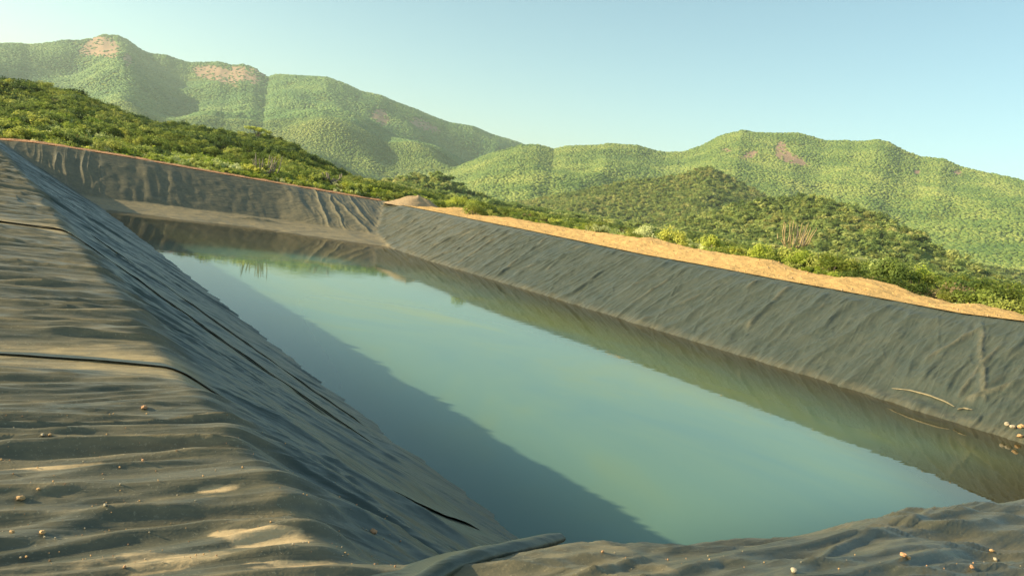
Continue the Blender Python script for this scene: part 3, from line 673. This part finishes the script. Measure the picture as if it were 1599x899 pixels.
# dense rows next to the rims
x2 = r.uniform(-2, 46, 420); y2 = 76.9+r.random(420)**1.5*9
y3 = r.uniform(6, 78, 340); x3 = xrim(y3)+6.7+r.random(340)**1.4*7
cxs = np.r_[cxs, x2, x3]; cys = np.r_[cys, y2, y3]
m = outside(cxs, cys) > -1.0; cxs, cys = cxs[m], cys[m]
cz = terr(cxs, cys); dist = np.hypot(cxs, cys)
kn = fbm(cxs*.03, cys*.03, 260, 3)+.35*r.normal(size=len(cxs)); far = ss((dist-95)/40)
kind = np.where(kn > .38, 3, np.where(kn > .05, 0, np.where(kn > -.55, 1, np.where(kn > -.85, 4, 2))))
kind = np.where((far > .5) & (r.random(len(kind)) < .55), np.where(r.random(len(kind)) < .5, 2, 1), kind)
kind = np.where(((cys > 76) & (cys < 92)) & (r.random(len(kind)) < .6), np.where(r.random(len(kind)) < .55, 0, 3), kind)
scl = (.75+.6*r.random(len(cxs)))*(1+.25*far)
nearrim = outside(cxs, cys) < 3.0
scl = np.where(nearrim, scl*.62, scl)
scl = np.where(cxs > 40, np.where(cys > 45, scl*.85, scl*.95), scl)
rz = r.random(len(cxs))*6.28; var = r.integers(0, 3, len(cxs)); pid = kind*3+var
# soil height near the windrow
order = np.argsort(dist/scl)
vis = order[(np.degrees(np.arctan2(cxs[order], cys[order])) > 0)]
single = vis[:272]; smask = np.zeros(len(cxs), bool); smask[single] = True
for i in single:
    nm, me = protos[pid[i]]
    o = bpy.data.objects.new('shrub', me); o.location = (cxs[i], cys[i], cz[i]-.05); o.rotation_euler = (0, 0, rz[i]); s = scl[i]
    o.scale = (s, s, s*(.85+.3*random.random())); link(o); tag(o, LAB[nm], 'shrub', GRP[nm])

def scatter(name, P, S, RZ, ID, meshes, label, cat):
    col = bpy.data.collections.new(name+'_kinds')
    for k, me in enumerate(meshes):
        ob = bpy.data.objects.new('%s_%02d' % (name, k), me); col.objects.link(ob)
    me = bpy.data.meshes.new(name); me.vertices.add(len(P)); me.vertices.foreach_set('co', np.asarray(P, np.float32).ravel())
    for nm, arr, ty in (('sc', S, 'FLOAT'), ('rz', RZ, 'FLOAT'), ('kd', ID, 'INT')):
        a = me.attributes.new(nm, ty, 'POINT'); a.data.foreach_set('value', np.asarray(arr, np.float32 if ty == 'FLOAT' else np.int32))
    o = mesh_obj(name, me)
    ng = bpy.data.node_groups.new(name, 'GeometryNodeTree')
    ng.interface.new_socket('Geometry', in_out='INPUT', socket_type='NodeSocketGeometry'); ng.interface.new_socket('Geometry', in_out='OUTPUT', socket_type='NodeSocketGeometry')
    gi = ng.nodes.new('NodeGroupInput'); go = ng.nodes.new('NodeGroupOutput'); ip = ng.nodes.new('GeometryNodeInstanceOnPoints')
    ci = ng.nodes.new('GeometryNodeCollectionInfo'); ci.inputs['Collection'].default_value = col; ci.inputs['Separate Children'].default_value = True; ci.inputs['Reset Children'].default_value = True
    def na(nm, ty):
        n_ = ng.nodes.new('GeometryNodeInputNamedAttribute'); n_.data_type = ty; n_.inputs['Name'].default_value = nm; return n_.outputs['Attribute']
    cb = ng.nodes.new('ShaderNodeCombineXYZ'); ng.links.new(na('rz', 'FLOAT'), cb.inputs['Z'])
    ng.links.new(gi.outputs[0], ip.inputs['Points']); ng.links.new(ci.outputs[0], ip.inputs['Instance']); ip.inputs['Pick Instance'].default_value = True
    ng.links.new(na('kd', 'INT'), ip.inputs['Instance Index']); ng.links.new(cb.outputs[0], ip.inputs['Rotation']); ng.links.new(na('sc', 'FLOAT'), ip.inputs['Scale'])
    ng.links.new(ip.outputs[0], go.inputs[0])
    md = o.modifiers.new('scatter', 'NODES'); md.node_group = ng
    tag(o, label, cat, kind='stuff'); return o
ms = ~smask
scatter('scrub', np.stack([cxs, cys, cz-.05], -1)[ms], scl[ms], rz[ms], pid[ms], [p[1] for p in protos], 'mixed green scrub covering the slope behind the basin', 'scrub')

# ground cover close behind the rims
tuft = []
for k, lm in enumerate((G_bright, G_pale, G_mid)):
    LV, LQ = leaves([(0, 0, .12), (.2, .1, .1), (-.15, .15, .12), (.05, -.2, .1)], [.22, .2, .2, .2], 70, .11, 500+k, .9, .5)
    tuft.append(np_mesh('tuft', LV, LQ, lm, False))
NT = 9000; tx = r.uniform(-3, 60, NT); ty = r.uniform(5, 115, NT); m = outside(tx, ty) > -1.6; tx, ty = tx[m], ty[m]
scatter('grass', np.stack([tx, ty, terr(tx, ty)], -1), .8+.9*r.random(len(tx)), r.random(len(tx))*6, r.integers(0, 3, len(tx)), tuft, 'low green herbs covering the ground between the shrubs', 'ground cover')

# far canopy
def clump(seed, lm, n=260, flat=.75):
    rr_ = np.random.default_rng(seed); cs = [(rr_.normal()*.32, rr_.normal()*.32, .42+.16*rr_.normal()) for _ in range(6)]
    LV, LQ = leaves(cs, [.34]*6, n, .26, seed, flat, .6); return np_mesh('clump', LV, LQ, lm, False)
def blob(seed, lm):
    import bmesh
    bm = bmesh.new(); bmesh.ops.create_icosphere(bm, subdivisions=2, radius=.62); rr_ = random.Random(seed)
    for v in bm.verts:
        k = .78+.5*rr_.random(); v.co = Vector((v.co.x*k, v.co.y*k, v.co.z*k*.5+.2))
    for f_ in bm.faces: f_.smooth = True
    me = bpy.data.meshes.new('blob'); bm.to_mesh(me); bm.free(); me.materials.append(lm); return me
def region(n, a0, a1, r0, r1, seed):
    g = np.random.default_rng(seed); az = np.radians(g.uniform(a0, a1, n)); rad = np.sqrt(g.uniform(r0**2, r1**2, n))
    x = rad*np.sin(az); y = rad*np.cos(az); z = terr(x, y); rf = rockf(az, x, y, z, rad)
    keep = (rf+.35*g.normal(size=n) < .45) & (fbm(x*.012, y*.012, 640, 3)+.8*g.random(n) > -.25); return x[keep], y[keep], z[keep], g
x, y, z, g = region(60000, -2, 75, 320, 1000, 601)
scatter('woodland', np.stack([x, y, z-.5], -1), 2.6+3.2*g.random(len(x))**2, g.random(len(x))*6, g.integers(0, 4, len(x)), [clump(600+k, G_farC) for k in range(4)], 'green thorn woodland covering the lower hills', 'woodland')
x, y, z, g = region(230000, -2, 75, 980, 2050, 602)
scatter('woodland', np.stack([x, y, z-.6], -1), 3+3.2*g.random(len(x))**2, g.random(len(x))*6, g.integers(0, 4, len(x)), [blob(610+k, G_far) for k in range(4)], 'woodland covering the middle hillsides', 'woodland')
x, y, z, g = region(190000, -2, 48, 2000, 3350, 603)
scatter('woodland', np.stack([x, y, z-1], -1), 5+4*g.random(len(x))**2, g.random(len(x))*6, g.integers(0, 4, len(x)), [blob(620+k, G_farA) for k in range(4)], 'hazy woodland covering the distant mountain', 'woodland')

# ------------------------------------------------------------------ feature plants with parts
def feature(px, py_top, D, hgt, wid, lm, sm, seed, label, nl=1800, size=.13, stems=9, cat='shrub', name='leafy_shrub'):
    p = at_dist(px, py_top, D); base = p[2]-hgt
    root = empty(name, (p[0], p[1], base)); tag(root, label, cat)
    LV, LQ, SV, SQ = shrub_geo(seed, h=hgt/.95, w=wid, nl=nl, size=size, stems=stems)
    mesh_obj('foliage', np_mesh('foliage', LV, LQ, lm, False), root); mesh_obj('stem', np_mesh('stem', SV, SQ, sm, True), root); return root
feature(1400, 398, 50.7, 2.58, 1.51, G_mid, M_bark, 701, 'large rounded shrub with pale top leaves beside the orange soil ridge', 2600, .14, 12)
feature(1385, 402, 51.4, 1.46, 1.01, G_pale, M_twig, 702, 'pale leafed bush tucked behind the large rounded shrub', 900)
feature(1440, 415, 51.9, 1.90, 1.12, G_bright, M_twig, 703, 'yellow green bush on the right flank of the large rounded shrub', 1200)
feature(1425, 436, 49.6, 1.46, 1.23, G_dry, M_twig, 704, 'leafless grey brown twiggy bush below the large rounded shrub', 380, .09, 14)
feature(1250, 386, 55.5, 2.24, 1.46, G_bright, M_bark, 705, 'bright green shrub directly below the tall tan cactus', 1900)
feature(1305, 390, 54.3, 2.46, 2.13, G_mid, M_bark, 706, 'wide loose green shrub between the cactus and the large rounded shrub', 2400)
feature(1195, 380, 56.6, 1.90, 1.12, G_bright, M_twig, 707, 'lime green bush left of the tall tan cactus', 1300)
feature(1055, 354, 61.4, 2.13, 1.46, G_bright, M_bark, 708, 'tall lime green bush rising above the middle of the soil ridge', 1900)
feature(1010, 353, 62.5, 1.68, 1.34, G_pale, M_twig, 709, 'pale flowering bush left of the tall lime green bush', 1300)
feature(1115, 366, 59.0, 1.57, 1.46, G_bright, M_twig, 710, 'spreading green bush right of the tall lime green bush', 1500)
feature(745, 313, 74.0, 2.30, 1.50, G_mid, M_bark, 711, 'dark spiky shrub standing just right of the conical soil pile', 1700)
feature(725, 303, 88.0, 2.60, 2.30, G_bright, M_bark, 712, 'flat topped yellow green bush behind the soil pile', 1700)
feature(1495, 440, 48.4, 1.90, 1.68, G_dry, M_twig, 713, 'pinkish brown dry bush near the right edge', 900)
feature(1540, 450, 46.6, 2.02, 1.46, G_mid, M_bark, 714, 'open branched olive bush at the right end of the ridge', 1000)
feature(1575, 462, 45.4, 1.79, 1.23, G_mid, M_bark, 715, 'olive green bush at the right edge of the picture', 1100)
feature(612, 284, 92.0, 2.20, 1.70, G_dark, M_bark, 716, 'dark shrub just left of the soil pile', 1400)
feature(118, 200, 95.0, 2.00, 2.40, G_pale, M_twig, 717, 'broad cream flowering bush above the far left rim', 2200)

# small tree on the ridge
p = at_dist(405, 199, 158.0); base = terr1(p[0], p[1]); hh = p[2]-base
root = empty('small_tree', (p[0], p[1], base)); tag(root, 'small flat crowned tree standing out on the near ridge skyline', 'tree')
cs = [(random.uniform(-2.2, 2.2), random.uniform(-1.2, 1.2), hh*(.82+.1*random.random())) for _ in range(9)]
LV, LQ = leaves(cs, [.85]*9, 1500, .24, 801, .42, .5); mesh_obj('crown', np_mesh('crown', LV, LQ, G_bright, False), root)
SV, SQ = [], []
for c in [(0, 0, hh*.6)]+cs[:6]:
    v, q = tube([(0, 0, -.2), (c[0]*.2, c[1]*.2, hh*.45), c], [.14, .10, .03], 6, base=len(SV)); SV += v; SQ += q
mesh_obj('trunk', np_mesh('trunk', SV, SQ, M_bark), root)

# cacti
def cactus(px, pytop, D, hgt, arms, spread, mt, mt2, seed, label, r_arm=.06):
    p = at_dist(px, pytop, D); root = empty('columnar_cactus', (p[0], p[1], p[2]-hgt)); tag(root, label, 'cactus')
    g = random.Random(seed)
    v, q = tube([(0, 0, -.3), (0, 0, hgt*.12), (.03, 0, hgt*.34)], [.17, .14, .11], 10)
    mesh_obj('trunk', np_mesh('trunk', v, q, mt2), root)
    for i in range(arms):
        a = g.random()*6.28; sp = spread*(.15+.85*math.sqrt((i+.5)/arms)); z0 = hgt*(.1+.22*g.random()); top = hgt*(.45+.55*g.random())
        ex, ey = math.cos(a)*sp, math.sin(a)*sp
        P = [(ex*.1, ey*.1, z0), (ex*.55, ey*.55, z0+hgt*.06), (ex*.82, ey*.82, z0+hgt*.2), (ex*.95+g.gauss(0, .09), ey*.95, (z0+top)*.55), (ex*1.1+g.gauss(0, .06), ey*1.08, top*.94), (ex*1.12, ey*1.1, top)]
        v, q = tube(P, [r_arm*.8, r_arm, r_arm*1.05, r_arm, r_arm*.85, r_arm*.25], 10, ribs=1)
        mesh_obj('arm', np_mesh('arm', v, q, mt if i % 4 else mt2, False), root)
M_c1 = plain('cactus_tan', (.34, .245, .11), .7, .35, 5); M_c2 = plain('cactus_grey', (.19, .15, .11), .8, .4, 5); M_c3 = plain('cactus_dark', (.13, .115, .085), .8, .4, 5)
cactus(1247, 344, 62, 3.0, 34, 1.25, M_c1, M_c2, 5, 'tall tan many armed cactus rising above the green bushes', .038)
cactus(418, 240, 84, 3.0, 34, 1.35, M_c3, M_c2, 9, 'grey brown candelabra cactus behind the far rim', .05)
cactus(520, 268, 88, 1.4, 12, 1.2, M_c2, M_c3, 12, 'low brown cactus clump right of the candelabra cactus', .07)

# ------------------------------------------------------------------ stones
def stone(px, py, wpx, mt, label, seed, group=None, name='stone'):
    d = ray(px, py); t = np.linspace(2, 60, 6000); P = d[None]*t[:, None]; hz = liner_h(P[:, 0], P[:, 1])[0]
    k = int(np.argmax(P[:, 2]+CZ < hz)); p = P[k]; D = float(p@fw); R = wpx/F*D*.5
    g = np.random.default_rng(seed); import bmesh
    bm = bmesh.new(); bmesh.ops.create_icosphere(bm, subdivisions=2, radius=1)
    offs = g.normal(size=3)*5
    for v in bm.verts:
        c = np.array(v.co); nz = float(pn(np.array([c[0]*1.1+offs[0]+c[2]]), np.array([c[1]*1.1+offs[1]-c[2]]), 900)[0])
        f = (1+.28*nz)*(1+.09*g.normal()); v.co = Vector((c[0]*f*1.1, c[1]*f*.85, c[2]*f*.7))
    me = bpy.data.meshes.new(name); bm.to_mesh(me); bm.free(); me.materials.append(mt)
    o = mesh_obj(name, me); o.location = (p[0], p[1], float(hz[k])+R*.45); o.scale = (R, R, R); o.rotation_euler = (0, 0, g.random()*6)
    tag(o, label, 'stone', group); return o
M_st = plain('stone_tan', (.50, .30, .14), .85, .25, 30); M_st2 = plain('stone_orange', (.46, .25, .13), .85, .25, 30); M_st3 = plain('stone_pale', (.38, .31, .22), .8, .2, 20)
stone(32, 781, 12, M_st, 'largest tan stone lying on the wrinkled sheet at lower left', 1)
stone(583, 832, 11, M_st2, 'orange stone on the sheet left of the rolled fold', 2)
stone(66, 834, 9, M_st, 'small tan stone below the largest stone at lower left', 3)
stone(18, 832, 7, M_st, 'tiny tan stone nearest the lower left picture edge', 4)
stone(60, 764, 6, M_st, 'tiny tan stone right above the largest tan stone', 5)
stone(66, 682, 6, M_st3, 'left pebble of the pair on a wrinkle at mid left', 6)
stone(78, 682, 6, M_st, 'right pebble of the pair on a wrinkle at mid left', 7)
stone(225, 639, 9, M_st2, 'reddish pebble highest up on the dusty sheet', 8)
stone(164, 789, 6, M_st3, 'pale pebble alone between two wrinkles at lower left', 9)
stone(223, 719, 5, M_st2, 'small red pebble at the tip of a sand streak', 10)
stone(194, 888, 6, M_st2, 'red pebble on the sand patch at the bottom edge', 11)
stone(1239, 893, 11, M_st3, 'pale stone at the bottom edge near the middle right', 12)
stone(941, 862, 5, M_st2, 'dark red pebble on the near crest right of the fold', 13)
stone(1410, 868, 9, M_st2, 'orange stone on the near crest at lower right', 14)
stone(1418, 873, 8, M_st, 'tan stone touching the orange stone at lower right', 15)
stone(1548, 862, 7, M_st, 'upper pebble of the two nearest the lower right corner', 16)
stone(1554, 875, 8, M_st3, 'lower pebble of the two nearest the lower right corner', 17)
stone(1517, 886, 7, M_st2, 'reddish pebble near the bottom edge at lower right', 18)
stone(1572, 664, 10, M_st3, 'leftmost pale rock of the cluster at the far waterline', 20, None, 'rock')
stone(1581, 668, 9, M_st3, 'second pale rock in the cluster at the far waterline', 21, None, 'rock')
stone(1594, 668, 10, M_st, 'yellowish rock at the right edge on the far waterline', 22, None, 'rock')
stone(1592, 682, 9, M_st, 'tan rock lying lowest at the far waterline by the right edge', 23, None, 'rock')
pebs = [(random.uniform(0, 640), random.uniform(650, 899)) for _ in range(260)]+[(random.uniform(900, 1599), random.uniform(865, 899)) for _ in range(30)]
pp = []
for a, b in pebs:
    p = plane(a, b, 3.32); pp.append((p[0], p[1], lh(p[0], p[1])+.004))
pm = []
for k in range(3):
    import bmesh
    bm = bmesh.new(); bmesh.ops.create_icosphere(bm, subdivisions=1, radius=1); g = random.Random(k)
    for v in bm.verts: v.co *= .7+.5*g.random()
    me = bpy.data.meshes.new('grit'); bm.to_mesh(me); bm.free(); me.materials.append((M_st, M_st2, M_st3)[k]); pm.append(me)
scatter('gravel', pp, np.array([.002+.004*random.random()**2 for _ in pp]), np.zeros(len(pp)), [random.randrange(3) for _ in pp], pm, 'scattered grit and tiny pebbles on the dusty sheet', 'gravel')

# clods on the soil ridge
cl = []
for k in range(3):
    bm = bmesh.new(); bmesh.ops.create_icosphere(bm, subdivisions=1, radius=1); g = random.Random(40+k)
    for v in bm.verts: v.co *= .65+.6*g.random()
    me = bpy.data.meshes.new('clod'); bm.to_mesh(me); bm.free(); me.materials.append(M_soil if k else M_soil2); cl.append(me)
g = np.random.default_rng(77); k_ = g.integers(0, V_SOIL.shape[0], 2200); P_ = V_SOIL[k_]
scatter('clods', P_+np.array([0, 0, .01]), .015+.055*g.random(len(P_))**4, g.random(len(P_))*6, g.integers(0, 3, len(P_)), cl, 'loose clods strewn over the orange soil ridge', 'soil clods')

# ------------------------------------------------------------------ haze
HZ = True
if HZ:
    bx0, bx1, by0, by1, bz0, bz1 = -5300, 5300, -5300, 5300, float(TZ.min())-30, float(TZ.max())+60
    Vb = [(x, y, z) for x in (bx0, bx1) for y in (by0, by1) for z in (bz0, bz1)]
    Qb = [(0, 1, 3, 2), (4, 6, 7, 5), (0, 4, 5, 1), (2, 3, 7, 6), (0, 2, 6, 4), (1, 5, 7, 3)]
    m = bpy.data.materials.new('haze'); m.use_nodes = True; nt = m.node_tree; nt.nodes.clear()
    pv = nt.nodes.new('ShaderNodeVolumePrincipled'); pv.inputs['Density'].default_value = 1.15e-4; pv.inputs['Color'].default_value = (.82, .92, .88, 1); pv.inputs['Anisotropy'].default_value = .2
    ou = nt.nodes.new('ShaderNodeOutputMaterial'); nt.links.new(pv.outputs[0], ou.inputs['Volume'])
    tag(mesh_obj('haze', np_mesh('haze', Vb, Qb, m, False)), 'thin pale haze over the distant mountains', 'haze', kind='stuff')
